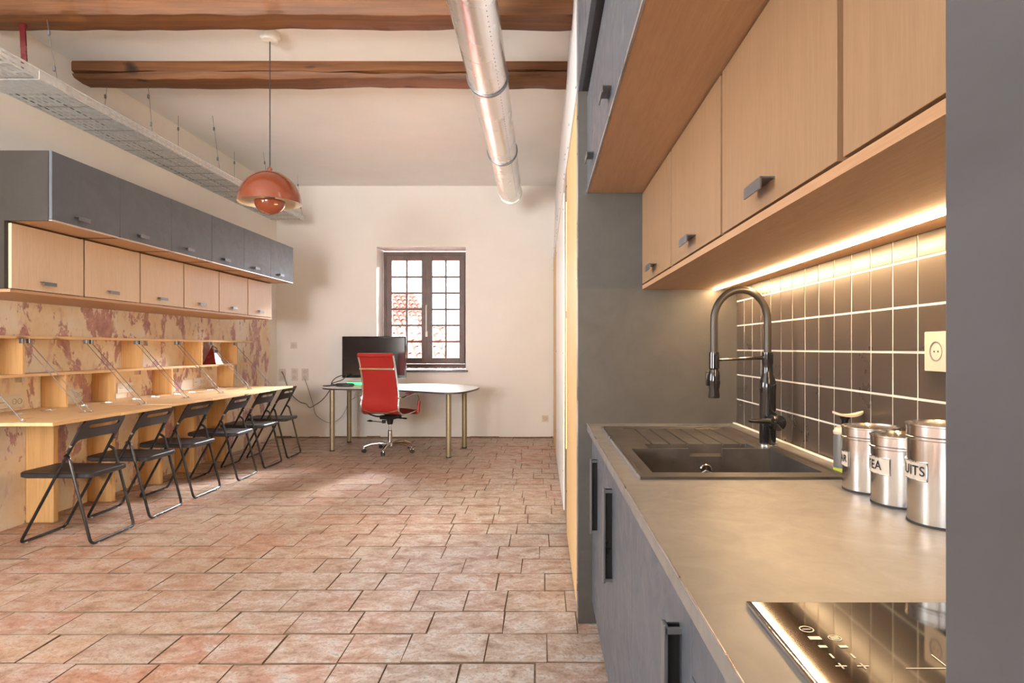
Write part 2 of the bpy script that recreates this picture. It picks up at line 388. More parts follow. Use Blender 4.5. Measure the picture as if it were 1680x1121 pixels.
# outside: tiled roofs beyond the window
def tiled_roof(loc, rz, wid, run, pitch, label, wall_h):
    root = thing('tiled_roof', label, 'roof', loc, rz)
    n = MB(); L = .38; wt = .21; ncol = int(wid/wt); nrow = int(run/math.cos(pitch)/L)
    cp, sp_ = math.cos(pitch), math.sin(pitch)
    for i in range(ncol):
        for j in range(nrow):
            u = -wid/2+(i+.5)*wt+random.uniform(-.01, .01); ra, rb = .085, .07
            s0 = j*L; s1 = s0+L+.06
            A, B = [], []
            for k in range(6):
                a = PI*k/5
                for lst, s, rr, lift in ((A, s0, ra, .04), (B, s1, rb, .0)):
                    nn = math.sin(a)*rr+lift
                    lst.append(n.bm.verts.new((u+math.cos(a)*rr, s*cp-nn*sp_, s*sp_+nn*cp)))
            for k in range(5): n.bm.faces.new((A[k], A[k+1], B[k+1], B[k]))
    n.build('canal_tiles', 'roof', root, kind='stuff')
    MB().quad([(-wid/2, 0, 0), (wid/2, 0, 0), (wid/2, run, run*math.tan(pitch)), (-wid/2, run, run*math.tan(pitch))]).build('roof_deck', 'roof', root)
    MB().box(-wid/2+.2, wid/2-.2, .4, run*2, -wall_h, -.05).build('house_wall', 'facade', root)
    return root
tiled_roof((-1.2, 12.2, -.05), math.radians(22), 17, 4.2, math.radians(24), 'red canal-tiled roof just outside the window', 3)
tiled_roof((-6.3, 17.5, 1.0), math.radians(24), 8, 5, math.radians(24), 'farther red tiled roof rising behind the first, above the monitor', 4)

# ------------------------------------------------------------------ ceiling beams
def beam(label, y0, y1, zb, x0, x1, seed, notch_z):
    n = MB(); nx = 90; rings = []
    prof = [(y0+.01, ZC+.01), (y0, ZC-.02), (y0, notch_z+.008), (y0+.03, notch_z), (y0, notch_z-.008), (y0+.004, zb+.02), (y0+.02, zb+.002), ((y0+y1)/2, zb-.004), (y1-.02, zb), (y1, zb+.02), (y1, ZC-.02), (y1-.01, ZC+.01)]
    for i in range(nx+1):
        x = x0+(x1-x0)*i/nx; R = []
        for k, (yy, zz) in enumerate(prof):
            d = noise.noise(Vector((x*1.3, k*.45+seed*9, seed)))*.020+noise.noise(Vector((x*5, k*.8, seed*3)))*.009
            dz = d if zz < ZC-.05 else 0
            yy2 = yy+noise.noise(Vector((x*1.1, k*.3, seed*5+4)))*.012
            if k in (2, 4):
                g = max(.15, noise.noise(Vector((x*.8, seed, 7)))+.45); dz += (-.008 if k == 2 else .008)*(1-g)
            if k == 3: yy2 -= .02*max(0, .4-noise.noise(Vector((x*.8, seed, 7))))
            R.append(n.bm.verts.new((x, yy2, zz+dz+noise.noise(Vector((x*.6, 3, seed)))*.008*(k > 1 and k < 10))))
        rings.append(R)
    m_ = len(prof)
    for A, B in zip(rings, rings[1:]):
        for k in range(m_): n.bm.faces.new((A[k], A[(k+1) % m_], B[(k+1) % m_], B[k]))
    n.bm.faces.new(rings[0]); n.bm.faces.new(rings[-1][::-1])
    o = n.build('ceiling_beam', 'beam', None, True, label=label, category='beam')
    o['group'] = 'old ceiling beams'
beam('rough old ceiling beam nearest the kitchen, at the top edge', 4.03, 4.27, 3.35, XL, 1.2, 1.3, 3.47)
beam('old brown ceiling beam with a long crack, behind the pendant cord', 4.99, 5.22, 3.35, XL, 1.2, 2.7, 3.395)

# ------------------------------------------------------------------ ventilation duct
DX, DZ, DR = -.372, 3.125, .137
duct = thing('ventilation_duct', 'long shiny galvanised round ventilation duct under the beams', 'duct', (DX, 7.75, DZ))
def ring(y, r0, r1, w, name, mat, parent):
    return MB().lathe([(r0, y-w/2), (r1, y-w/2), (r1, y+w/2), (r0, y+w/2)], (DX, 0, DZ), 48, 'Y', False).build(name, mat, parent, True)
ys = [7.75, 7.6, 6.38, 5.16, 3.94, 2.72, 1.5, .3, -1.2]
for a, b_ in zip(ys, ys[1:]):
    o = MB().lathe([(DR-.004, a), (DR, a-.004), (DR, b_+.004), (DR-.003, b_)], (DX, 0, DZ), 48, 'Y', False).build('duct_section', 'galv', duct, True)
for y in (7.74, ): ring(y, DR-.01, DR+.006, .02, 'end_collar', 'galv', duct)
for y in (6.11, 4.44, 2.9): 
    ring(y, DR+.001, DR+.009, .03, 'hanging_clamp', 'handle', duct)
for y in (6.11, 4.44, 2.9):
    MB().tube([(DX, y, DZ+DR), (DX, y, ZC)], .005, 6).build('hanger_rod', 'handle', duct)
riv = MB()
for k in range(90):
    y = 7.5-k*.055; a = math.radians(-52)
    x, z = DX+math.cos(a)*DR, DZ+math.sin(a)*DR
    riv.lathe([(.003, -.002), (.003, .002)], (x, y, z), 5)
riv.build('seam_rivets', 'handle', duct, kind='stuff')
MB().lathe([(.002, 7.70), (DR-.006, 7.70)], (DX, 0, DZ), 32, 'Y', False).build('duct_inside', 'handle', duct)
place(duct, (DX, 7.75, DZ))

# ------------------------------------------------------------------ cable tray
tray = thing('cable_tray', 'long perforated galvanised cable tray hung along the wall above the cupboards', 'cable tray')
def perforated(P, nu, nv, hu=.28, hv=.2):
    """P(u,v)->point in cells; each cell has a slot"""
    n = MB()
    for i in range(nu):
        for j in range(nv):
            o4 = [(i, j), (i+1, j), (i+1, j+1), (i, j+1)]; c = (i+.5, j+.5)
            i4 = [(c[0]-hu, c[1]-hv), (c[0]+hu, c[1]-hv), (c[0]+hu, c[1]+hv), (c[0]-hu, c[1]+hv)]
            A = [n.bm.verts.new(P(*p)) for p in o4]; B = [n.bm.verts.new(P(*p)) for p in i4]
            for k in range(4): n.bm.faces.new((A[k], A[(k+1) % 4], B[(k+1) % 4], B[k]))
    return n
TX0, TX1, TZ0, TY0, TY1 = -3.50, -3.10, 2.90, 2.6, 8.35
nu = 92; L = (TY1-TY0)/nu
P = lambda u, v: (TX0+(TX1-TX0)*v/9, TY0+u*L+(.0), TZ0+.0015*(int(u) % 2))
perforated(P, nu, 9, .32, .15).build('tray_base', 'galv_dull', tray)
for x in (TX0, TX1):
    P = lambda u, v, x=x: (x, TY0+u*L, TZ0+.06*v/2)
    perforated(P, nu, 2, .28, .14).build('tray_side', 'galv_dull', tray)
for x in (TX0, TX1): MB().tube([(x, TY0, TZ0+.062), (x, TY1, TZ0+.062)], .004, 6).build('tray_lip', 'galv_dull', tray)
for k in range(24):
    y = TY0+.12+k*.24; MB().box(TX0+.01, TX1-.01, y-.004, y+.004, TZ0-.002, TZ0).build('tray_rib', 'hole', tray)
MB().box(TX1-.001, TX1+.003, 3.95, 4.17, TZ0+.002, TZ0+.055).build('joint_plate', 'galv_dull', tray)
MB().box(TX0, TX1, 3.95, 4.17, TZ0-.003, TZ0-.001).build('joint_plate', 'galv_dull', tray)
for k, y in enumerate((4.1, 5.1, 6.17, 7.3, 8.3)):
    for x in (TX0, TX1):
        top = 3.36 if k < 2 else ZC
        xt = x-.07 if x == TX1 else x+.0
        MB().tube([(xt, y+.06 if k == 1 else y, top), (x, y, TZ0+.06)], .0018, 5).build('hanging_wire', 'handle', tray)
        for t in (.22, .72):
            if t > .5 and x == TX0: continue
            zz = top-(top-TZ0)*t; xx = xt+(x-xt)*t
            MB().lathe([(.004, -.018), (.009, -.012), (.009, .012), (.004, .018)], (xx, y+(.05*(1-t) if k == 1 else 0), zz), 8).build('wire_gripper', 'handle', tray)
o = MB().box(-3.39, -3.355, 4.155, 4.165, TZ0+.06, 3.36).box(-3.37, -3.35, 4.16, 4.17, 3.3, 3.37)
for v in o.bm.verts: v.co.x += (3.36-v.co.z)*.48; v.co.y -= (3.36-v.co.z)*.55
o.build('suspension_strap', 'burgundy', tray)
for k, (dx, c) in enumerate(((.06, 'black_plastic'), (.12, 'grey_plastic'), (.2, 'black_plastic'), (.27, 'white_plastic'))):
    MB().tube([(TX0+dx+.015*math.sin(i*1.3+k), TY0+.1+i*.4, TZ0+.012) for i in range(14)], .007, 6).build('power_cable', c, tray)
place(tray, (-3.3, 5.4, 2.9))

# ------------------------------------------------------------------ pendant lamp
px, py = -1.925, 4.54
pend = thing('pendant_lamp', 'glossy terracotta-orange dome pendant lamp with a half-ball shade below', 'lamp', (px, py, 2.27))
def dome(r, h, z, n=12): return [(max(r*math.sin(PI/2*k/n), .004), z+h*math.cos(PI/2*k/n)) for k in range(n+1)]
R_ = .213; zr = .0
outer = dome(R_, .225, zr); inner = dome(R_-.006, .218, zr)[::-1]
MB().lathe(outer+[(R_+.001, zr-.004)], (0, 0, 0), 48, caps=False).build('lamp_shade', 'lamp', pend, 'all')
MB().lathe([(R_+.001, zr-.004)]+inner, (0, 0, 0), 48, caps=False).build('shade_lining', 'lamp_in', pend, 'all')
low = [(max(.105*math.sin(PI/2*k/10), .003), .01-.095*math.cos(PI/2*k/10)) for k in range(11)]
MB().lathe(low+[(.100, .012)], (0, 0, 0), 40, caps=False).build('lower_shade', 'lamp', pend, 'all')
MB().lathe([(.03, .0), (.035, .05), (.02, .12)], (0, 0, 0), 16).build('bulb_socket', 'lamp_in', pend, 'all')
MB().tube([(0, 0, .06), (0, 0, .2)], .004, 6).build('stem', 'chrome', pend)
MB().tube([(0, 0, .22), (0, 0, 1.18)], .0042, 8).build('cord', 'rubber', pend)
MB().lathe([(.018, .215), (.018, .24), (.006, .255)], (0, 0, 0), 16).build('cord_cap', 'lamp', pend, True)
MB().lathe([(.066, 1.205), (.068, 1.17), (.055, 1.148), (.02, 1.142)], (0, 0, 0), 32).build('ceiling_rose', 'white_plastic', pend, True)

# ------------------------------------------------------------------ wall cabinets over the desk
def tab_handle(parent, x, y, z, sx, ln=.10):
    """small folded tab pull; sx = direction it sticks out"""
    n = MB(); n.box(min(x, x+sx*.028), max(x, x+sx*.028), y-ln/2, y+ln/2, z+.008, z+.011)
    n.box(min(x+sx*.026, x+sx*.029), max(x+sx*.026, x+sx*.029), y-ln/2, y+ln/2, z-.012, z+.011)
    return n.build('handle', 'handle', parent)
OR = ['nearest to the camera', 'second from the near end', 'third from the near end', 'fourth from the near end', 'fifth from the near end', 'at the window end']
def left_cab(k, kind):
    y0 = 3.70+.6*k; y1 = y0+.6
    if kind == 'dark':
        lab = 'matt charcoal cupboard in the top row over the desk, '+OR[k]; xf, z0, z1, g = -2.83, 1.977, 2.382, 'charcoal cupboards over the desk'
    else:
        lab = 'oak-fronted cupboard in the lower row over the desk, '+OR[k]; xf, z0, z1, g = -3.07, 1.564, 1.975, 'oak cupboards over the desk'
    c = thing('wall_cabinet', lab, 'cabinet', group=g)
    xb = XL+.004; t = .018
    if kind == 'dark':
        n = MB().box(xb, xf-.020, y0+.0005, y0+t, z0, z1).box(xb, xf-.020, y1-t, y1-.0005, z0, z1).box(xb, xf-.020, y0+t, y1-t, z1-t, z1).box(xb, xb+.01, y0+t, y1-t, z0, z1-t)
        n.build('carcass', 'dark2', c)
        MB().box(xb+.01, xf-.002, y0+t+.0003, y1-t-.0003, z0, z0+t-.001).build('bottom_panel', 'oak_y', c, label='brown wooden underside')
        MB().box(xf-.018, xf+.002, y0+.0005, y1-.0005, z0-.001, z0+.004).build('edge_strip', 'edge', c)
        d = MB().box(xf-.018, xf, y0+.0015, y1-.0015, z0+.008, z1-.001, .001).build('door', 'dark', c)
        tab_handle(d, xf, (y0+y1)/2-.07, z0+.05, 1)
    else:
        n = MB().box(xb, xf-.020, y0+.0005, y0+t, z0+.018, z1-.001).box(xb, xf-.020, y1-t, y1-.0005, z0+.018, z1-.001).box(xb, xb+.01, y0+t, y1-t, z0+.018, z1-.001)
        n.build('carcass', 'dark2' if k == 0 else 'pine_z', c)
        MB().box(xb, xf-.001, y0+.0002, y1-.0002, z0, z0+.0175).build('bottom_panel', 'oak_y', c)
        if k == 0: MB().box(xb+.3, xf-.022, y0-.016, y0, z0+.02, z1-.001).build('side_panel', 'dark2', c)
        d = MB().box(xf-.019, xf, y0+.009, y1-.009, z0+.022, z1-.010, .001).build('door', 'oak_z', c)
        tab_handle(d, xf, (y0+y1)/2-.03, z0+.07, 1)
    place(c, ((xb+xf)/2, (y0+y1)/2, z0))
for k in range(6): left_cab(k, 'dark')
for k in range(6): left_cab(k, 'oak')

# ------------------------------------------------------------------ shelf and folding desk along the wall
XS = -3.475
shelf = thing('wall_shelf', 'two-level open pine shelf with upright dividers fixed above the desk', 'shelf')
MB().box(XL+.003, XS, 3.2, 7.71, 1.302, 1.322, .002).build('top_board', 'pine_y', shelf)
MB().box(XL+.003, XS, 3.2, 7.71, 1.043, 1.063, .002).build('middle_board', 'pine_y', shelf)
for y in (3.65, 4.29, 5.57, 6.55, 7.31): MB().box(XL+.003, XS-.001, y, y+.02, 1.063, 1.302).build('divider', 'pine_z', shelf)
for y in (4.0, 4.68, 5.21, 6.02, 7.22): MB().box(XL+.003, XS-.001, y, y+.02, .806, 1.043).build('divider', 'pine_z', shelf)
for y, z in ((4.45, 1.02), (5.75, 1.02), (6.35, 1.02), (7.0, 1.02), (5.85, 1.28)):
    MB().box(XL+.003, XL+.05, y, y+.018, z-.02, z+.022).build('bracket', 'steel', shelf)
place(shelf, (-3.57, 5.45, 1.05))
desk = thing('folding_desk', 'long pine wall desk of six fold-down flaps held by wire stays', 'desk')
MB().box(XL+.003, -3.425, 3.70, 7.30, .785, .805, .0015).build('rear_board', 'pine_y', desk)
for k in range(6):
    y0 = 3.70+.6*k; n = MB().box(-3.423, -2.83+random.uniform(-.006, .006), y0+.002, y0+.598, .785, .805, .0015)
    tilt = random.uniform(-.006, .006); z_ = [0, -.002, .003, -.003, .002, 0][k]
    for v in n.bm.verts: v.co.z += (v.co.x+3.423)*tilt+z_*(v.co.x+3.423)+(v.co.y-y0-.3)*random.choice([0])
    f = n.build('flap', 'pine_y', desk)
    for yy in (y0+.12, y0+.46): MB().box(-3.46, -3.39, yy, yy+.055, .805, .8085, .001).lathe([(.005, yy), (.005, yy+.055)], (-3.424, 0, .809), 8, 'Y').build('hinge', 'edge', f)
for y in (4.54, 5.155, 5.81, 6.38, 7.0): MB().box(XL+.003, -3.46, y, y+.045, 0, .785, .002).build('leg', 'pine_z', desk)
for y in (3.76, 4.27, 4.33, 4.87, 4.93, 5.47, 5.53, 6.07, 6.13, 6.67, 6.73, 7.24):
    st = MB().tube([(-3.46, y, 1.275), (-3.05, y, .812)], .0028, 6).build('wire_stay', 'handle', desk)
    MB().box(-3.075, -3.035, y-.012, y+.012, .805, .812).lathe([(.009, .812), (.006, .824)], (-3.05, y, 0), 10).build('stay_foot', 'steel', st)
    MB().box(-3.478, -3.455, y-.010, y+.010, 1.270, 1.302, .002).build('stay_anchor', 'handle', st)
place(desk, (-3.4, 5.5, 0))

# sockets --------------------------------------------------------------
def socket(name, label, loc, rz, w, h, holes, cat='socket', mat='white_plastic', group=None):
    """plate in its local XZ plane, facing -Y"""
    r = thing(name, label, cat, loc, rz, group)
    MB().box(-w/2, w/2, -.009, 0, -h/2, h/2, .002).build('plate', mat, r)
    for hx, hz, rr in holes:
        MB().lathe([(rr, -.0105), (rr, -.0095), (rr-.003, -.0095), (rr-.004, -.004), (.001, -.004)], (hx, 0, hz), 20, 'Y', False).build('socket_well', 'hole', r)
        for d in (-.007, .007): MB().lathe([(.0022, -.0096), (.0022, -.004)], (hx+d, 0, hz), 8, 'Y').build('pin_hole', 'ink', r)
    return r
for (y, z, nm) in ((4.40, .868, 'in the nearest bay under the shelf'), (4.99, .872, 'behind the doubled wire stay of the second desk flap'), (5.62, .89, 'in the bright middle bay under the shelf'), (6.83, .878, 'under the foil bag')):
    r = socket('wall_socket', 'wide white double socket '+nm, (XL, y, z), PI/2, .21, .085, ((.035, 0, .019), (.08, 0, .019)), group='double sockets under the pine shelf')
    MB().box(-.085, -.045, -.010, -.009, -.002, .002).build('slot', 'hole', r)
socket('light_switch', 'small square switch plate high on the back wall', (-3.42, YB, 1.275), 0, .085, .085, ((0, 0, .02),), 'switch', 'grey_plastic')
s1 = socket('wall_socket', 'tall double socket with a black cable plugged in, next to the corner', (-3.58, YB, .865), 0, .09, .17, ((0, .035, .02), (0, -.04, .02)), mat='grey_plastic', group='tall double sockets on the back wall')
socket('wall_socket', 'tall empty double socket, middle one of three on the back wall', (-3.41, YB, .87), 0, .085, .17, ((0, .04, .02), (0, -.04, .02)), mat='grey_plastic', group='tall double sockets on the back wall')
socket('wall_socket', 'tall double socket with a pale cable hanging below, on the back wall', (-3.265, YB, .87), 0, .09, .165, ((0, .04, .02), (0, -.04, .02)), mat='grey_plastic', group='tall double sockets on the back wall')
socket('wall_socket', 'low socket on the back wall by the pale sliding panels', (.055, YB, .262), 0, .09, .09, ((0, 0, .022),), mat='beige', group='low sockets on the back wall')
socket('wall_socket', 'white socket under the white table, beside the red chair', (-2.56, YB, .57), 0, .10, .10, ((0, 0, .022),), group='low sockets on the back wall')
def cable(label, pts, r, mat):
    P_ = [Vector(p) for p in pts]; out = []
    for i in range(len(P_)-1):
        p0, p1, p2, p3 = P_[max(i-1, 0)], P_[i], P_[i+1], P_[min(i+2, len(P_)-1)]
        for k in range(6):
            t = k/6; out.append(.5*((2*p1)+(p2-p0)*t+(2*p0-5*p1+4*p2-p3)*t*t+(3*p1-p0-3*p2+p3)*t**3))
    out.append(P_[-1])
    return MB().tube(out, r, 6).build('power_cable', mat, None, True, label=label, category='cable')
def bw(x, y, Y): return ((x-888)/1050*Y, Y, 1.24-(y-571)/1050*Y)
cable('black cable from the corner socket to the white table', [bw(462.5, 610, 8.82), bw(466, 618, 8.78), bw(470, 630, 8.78), bw(476, 645, 8.78), bw(491, 659, 8.75), bw(502, 663, 8.7), bw(508, 669, 8.65), bw(518, 664, 8.5), bw(527, 658, 8.3), bw(536, 648, 8.2), bw(541, 640, 8.1)], .005, 'rubber')
cable('thin grey cable looping from the wall sockets behind the table legs', [bw(500, 622, 8.82), bw(506, 640, 8.82), bw(513, 662, 8.8), bw(518, 680, 8.78), bw(530, 690, 8.75), bw(543, 694, 8.72), bw(556, 688, 8.72), bw(566, 675, 8.75), bw(572, 660, 8.8), bw(583, 652, 8.83)], .004, 'hole')

# foil bag on the shelf
bag = thing('foil_bag', 'small pyramid-shaped burgundy and silver foil bag with a black bow on the shelf', 'bag', (-3.57, 6.95, 1.063))
ap = (0, 0, .215); q = [(-.055, -.10, 0), (.075, -.07, 0), (.085, .06, 0), (-.05, .10, 0)]
def tri(a, b_, name, mat):
    n = MB(); A = [Vector(p) for p in (a, b_)]; nn = 6; rows = []
    for i in range(nn+1):
        t = i/nn; P0 = A[0].lerp(Vector(ap), t*.97); P1 = A[1].lerp(Vector(ap), t*.97)
        rows.append([n.bm.verts.new(P0.lerp(P1, k/4)+Vector((1, 0, 0))*.006*noise.noise(Vector((i*1.1, k*1.3, len(name))))*(0 < k < 4)) for k in range(5)])
    for R0, R1 in zip(rows, rows[1:]):
        for k in range(4): n.bm.faces.new((R0[k], R0[k+1], R1[k+1], R1[k]))
    return n.build(name, mat, bag)
tri(q[0], q[1], 'burgundy_face', 'burgundy'); tri(q[1], q[2], 'silver_face', 'silver_pink'); tri(q[2], q[3], 'rear_face', 'silver_pink'); tri(q[3], q[0], 'rear_face', 'burgundy')
MB().quad(q).build('base', 'burgundy', bag)
MB().tube([(.01, -.01, .20), (.02, -.03, .165), (.03, .02, .14), (.03, .04, .17), (.01, .0, .20)], .006, 6, True).box(.03, .05, -.01, .03, .125, .155, .004).build('bow', 'black_plastic', bag)

# ------------------------------------------------------------------ folding chairs
def folding_chair():
    r = thing('folding_chair', '', 'chair', group='black folding chairs along the desk')
    lf, rf, tp = -.235, .225, .178   # x of front feet, rear feet, back top
    hw = .192
    def at(t): return lf+(tp-lf)*t/.79
    n = MB().tube(rounded([(at(.785), -hw+.012, .785), (at(.45), -hw, .45), (lf, -hw, .010), (lf, hw, .010), (at(.45), hw, .45), (at(.785), hw-.012, .785)], .035), .0095, 10)
    n.build('front_frame', 'black', r, True)
    h2 = hw+.020; pv = at(.56)
    n = MB().tube(rounded([(pv, -hw, .565), (pv+.03, -h2, .545), (rf, -h2, .010), (rf, h2, .010), (pv+.03, h2, .545), (pv, hw, .565)], .035), .0095, 10)
    n.build('rear_frame', 'black', r, True)
    s = MB(); poly = []
    xs0, xs1, w0, w1 = -.265, .205, .185, .185
    for cx, cy, a0 in ((xs1-.04, w1-.04, 0), (xs0+.05, w0-.05, 90), (xs0+.05, -w0+.05, 180), (xs1-.04, -w1+.04, 270)):
        rr = .04 if cx > 0 else .05
        for k in range(7):
            a = math.radians(a0+k*15); poly.append((cx+rr*math.cos(a), cy+rr*math.sin(a)))
    m_ = len(poly); lv = [(1-.06, .414), (1, .422), (1, .436), (1-.03, .442), (.8, .4405), (.4, .436)]
    rings = [[s.bm.verts.new((x*k_, y*k_, z+.006*abs(x/.2)**2*(z > .43))) for x, y in poly] for k_, z in lv]
    for A, B in zip(rings, rings[1:]):
        for k in range(m_): s.bm.faces.new((A[k], A[(k+1) % m_], B[(k+1) % m_], B[k]))
    s.bm.faces.new(rings[0]); s.bm.faces.new(rings[-1]); s.build('seat', 'black_plastic', r, True)
    # backrest: columns across the width with a hand slot and an arched lower edge
    b_ = MB(); nc = 36; H = hw+.014
    def pt(u, z, side):
        cx = at(z)+.022*(1-(u/H)**2)+side*.006; return (cx, u, z)
    def cols(u):
        a = abs(u)/H
        top = .795-(.0 if a < .8 else .055*((a-.8)/.2)**2.2)
        if a > .93: bot = .585
        elif a > .80: bot = .585+(.655-.585)*math.sqrt(1-((a-.80)/.13)**2)*.98
        else: bot = .655+.008*(1-a)
        sl = .0
        if a < .70:
            hh = .0125*(1 if a < .62 else math.sqrt(max(0, 1-((a-.62)/.08)**2))); sl = hh
        return bot, .738-sl, .738+sl, top
    us = [-H+2*H*i/nc for i in range(nc+1)]
    segs = [cols(u) for u in us]
    for (lo, hi) in ((0, 1), (2, 3)):
        g = []
        for u, sg in zip(us, segs):
            z0, z1 = sg[lo], sg[hi]; zz = [z0+(z1-z0)*k/3 for k in range(4)]
            g.append([[b_.bm.verts.new(pt(u, z, s_)) for z in zz] for s_ in (-1, 1)])
        for A, B in zip(g, g[1:]):
            for s_ in (0, 1):
                for k in range(3): b_.bm.faces.new((A[s_][k], A[s_][k+1], B[s_][k+1], B[s_][k]))
            for k in (0, 3): b_.bm.faces.new((A[0][k], A[1][k], B[1][k], B[0][k]))
        for E in (g[0], g[-1]):
            for k in range(3): b_.bm.faces.new((E[0][k], E[0][k+1], E[1][k+1], E[1][k]))
    bmesh.ops.remove_doubles(b_.bm, verts=b_.bm.verts, dist=.0002)
    b_.build('backrest', 'black_plastic', r, True)
    for sy in (-1, 1):
        MB().lathe([(.008, -.004), (.008, .004)], (at(.62)+.004, sy*(hw+.014), .62), 10, 'Y').build('bolt', 'steel', r)
        MB().lathe([(.007, -.006), (.007, .006)], (pv, sy*(hw+.012), .56), 10, 'Y').build('pivot', 'black', r)
        for xx in (lf, rf): MB().lathe([(.012, 0), (.012, .006)], (xx, sy*.15, 0), 10).build('foot_pad', 'white_plastic', r)
    return r
fc = folding_chair()
CL = ['black folding chair at the desk, nearest to the camera', 'black folding chair, second along the desk from the near end', 'black folding chair, third along the desk from the near end', 'black folding chair, fourth along the desk from the near end', 'black folding chair, fifth along the desk, next to last', 'black folding chair at the window end of the desk, by the back wall']
for k, y in enumerate((4.02, 4.62, 5.25, 5.92, 6.54, 7.13)):
    o = fc if k == 0 else copy_tree(fc)
    o['label'] = CL[k]; o.location = (-3.045+[0, -.005, -.02, .01, 0, -.01][k], y+.2, .001)
    o.rotation_euler = (0, 0, [0, .02, -.015, .03, -.02, .02][k])

# ------------------------------------------------------------------ white table
table = thing('white_table', 'freeform white table with four champagne metal legs under the window', 'table')
outl = [(-2.69, 7.87), (-2.74, 8.2), (-2.72, 8.55), (-2.60, 8.62), (-1.97, 8.62), (-1.30, 8.55), (-1.03, 8.36), (-.80, 7.98), (-.76, 7.7), (-.80, 7.3), (-.88, 7.0), (-1.05, 6.93), (-1.33, 7.12), (-1.74, 7.42), (-2.1, 7.56), (-2.53, 7.64)]
sm = []
for i in range(len(outl)):
    p0, p1, p2, p3 = [Vector(outl[(i+k) % len(outl)]) for k in (-1, 0, 1, 2)]
    for k in range(4):
        t = k/4; sm.append(tuple(.5*((2*p1)+(p2-p0)*t+(2*p0-5*p1+4*p2-p3)*t*t+(3*p1-p0-3*p2+p3)*t**3)))
MB().prism(sm, .740, .760).build('tabletop', 'white', table)
cx0, cy0 = -1.75, 7.9
MB().prism([(cx0+(x-cx0)*1.0015, cy0+(y-cy0)*1.0015) for x, y in sm], .738, .756).build('edge_band', 'sill', table)
for x, y in ((-2.515, 7.7), (-2.52, 8.4), (-1.047, 7.23), (-.953, 7.94)):
    lg = MB().lathe([(.030, 0), (.030, .738)], (x, y, 0), 24).build('leg', 'bronze_leg', table, True)
    MB().lathe([(.031, 0), (.031, .012)], (x, y, 0), 24).build('foot', 'rubber', lg, True)
place(table, (-1.75, 7.9, 0))
mon = thing('monitor', 'wide black flat-screen monitor on the white table, behind the red chair', 'monitor', (-2.17, 8.3, .76), math.radians(-2))
MB().box(-.42, .42, 0, .035, .09, .63, .008).build('bezel', 'gloss_black', mon, True)
MB().box(-.40, .40, -.002, .002, .125, .61).build('screen', 'screen', mon)
MB().box(-.2, .2, .035, .07, .2, .5, .01).build('back_cover', 'black_plastic', mon)
MB().box(-.05, .05, .03, .06, .01, .2, .005).build('stand_neck', 'gloss_black', mon)
MB().box(-.18, .18, -.08, .13, 0, .012, .004).build('stand_foot', 'gloss_black', mon)
hub = thing('router', 'small oval black router by the monitor on the white table', 'router', (-2.45, 7.98, .76))
MB().lathe([(.085, 0), (.10, .012), (.10, .028), (.085, .038), (.01, .04)], (0, 0, 0), 28).build('body', 'black_plastic', hub, True)
for v in hub.children[0].data.vertices: v.co.y *= .55; v.co.x *= 1.2
gb = thing('green_box', 'small green-lit box under the monitor beside the router', 'box', (-2.38, 8.17, .76))
MB().box(-.10, .10, -.02, .03, 0, .05, .006).build('body', 'lime', gb)
MB().box(-.095, .095, -.0215, -.0195, .01, .04).build('light_bar', 'green', gb)
cable('tangle of black cables on the table corner left of the router', [(-2.42, 8.05, .77), (-2.55, 8.1, .775), (-2.62, 8.0, .79), (-2.60, 8.1, .86), (-2.50, 8.2, .90), (-2.56, 8.25, .83), (-2.66, 8.15, .79), (-2.62, 7.95, .77), (-2.70, 7.92, .77), (-2.55, 8.02, .772)], .006, 'rubber')['label'] = 'black looped cable on the table corner beside the router'

# ------------------------------------------------------------------ red office chair
oc = thing('office_chair', 'high-back red leather office chair with chrome frame and castors', 'office chair', (-1.80, 7.62, .001), -math.radians(17))
prof = [(.24, .445), (.225, .475), (.18, .485), (.05, .470), (-.10, .462), (-.18, .475), (-.225, .515), (-.235, .58), (-.215, .68), (-.225, .80), (-.26, .95), (-.305, 1.10), (-.325, 1.155)]
def crs(P_, n=4):
    out = []; V = [Vector((0, a, b_)) for a, b_ in P_]
    for i in range(len(V)-1):
        p0, p1, p2, p3 = V[max(i-1, 0)], V[i], V[i+1], V[min(i+2, len(V)-1)]
        for k in range(n):
            t = k/n; out.append(.5*((2*p1)+(p2-p0)*t+(2*p0-5*p1+4*p2-p3)*t*t+(3*p1-p0-3*p2+p3)*t**3))
    out.append(V[-1]); return out
cv = crs(prof)
def half_w(p):
    return .232 if p.z < .62 else .232-.018*min(1, (p.z-.62)/.2)
def sheet(pts, name, wfun):
    n = MB(); t = .010; rows = []
    for i, p in enumerate(pts):
        d = (pts[min(i+1, len(pts)-1)]-pts[max(i-1, 0)]).normalized(); nn = Vector((0, -d.z, d.y)); R = []
        for s_ in (-1, 1):
            for k in range(9):
                u = -1+k/4; R.append(n.bm.verts.new(p+Vector((u*wfun(p), 0, 0))+nn*(s_*t*(1-.5*abs(u)**4))+nn*(-.012*(1-u*u))))
        rows.append(R)
    for A, B in zip(rows, rows[1:]):
        for k in range(8):
            n.bm.faces.new((A[k], A[k+1], B[k+1], B[k])); n.bm.faces.new((A[9+k], A[10+k], B[10+k], B[9+k]))
        n.bm.faces.new((A[0], A[9], B[9], B[0])); n.bm.faces.new((A[8], A[17], B[17], B[8]))
    for R in (rows[0], rows[-1]):
        for k in range(8): n.bm.faces.new((R[k], R[k+1], R[k+10], R[k+9]))
    return n.build(name, 'red', oc, True)
isp = min(range(len(cv)), key=lambda i: (cv[i]-Vector((0, -.20, .49))).length)
sheet(cv[:isp+1], 'seat', half_w); sheet(cv[isp:], 'backrest', half_w)
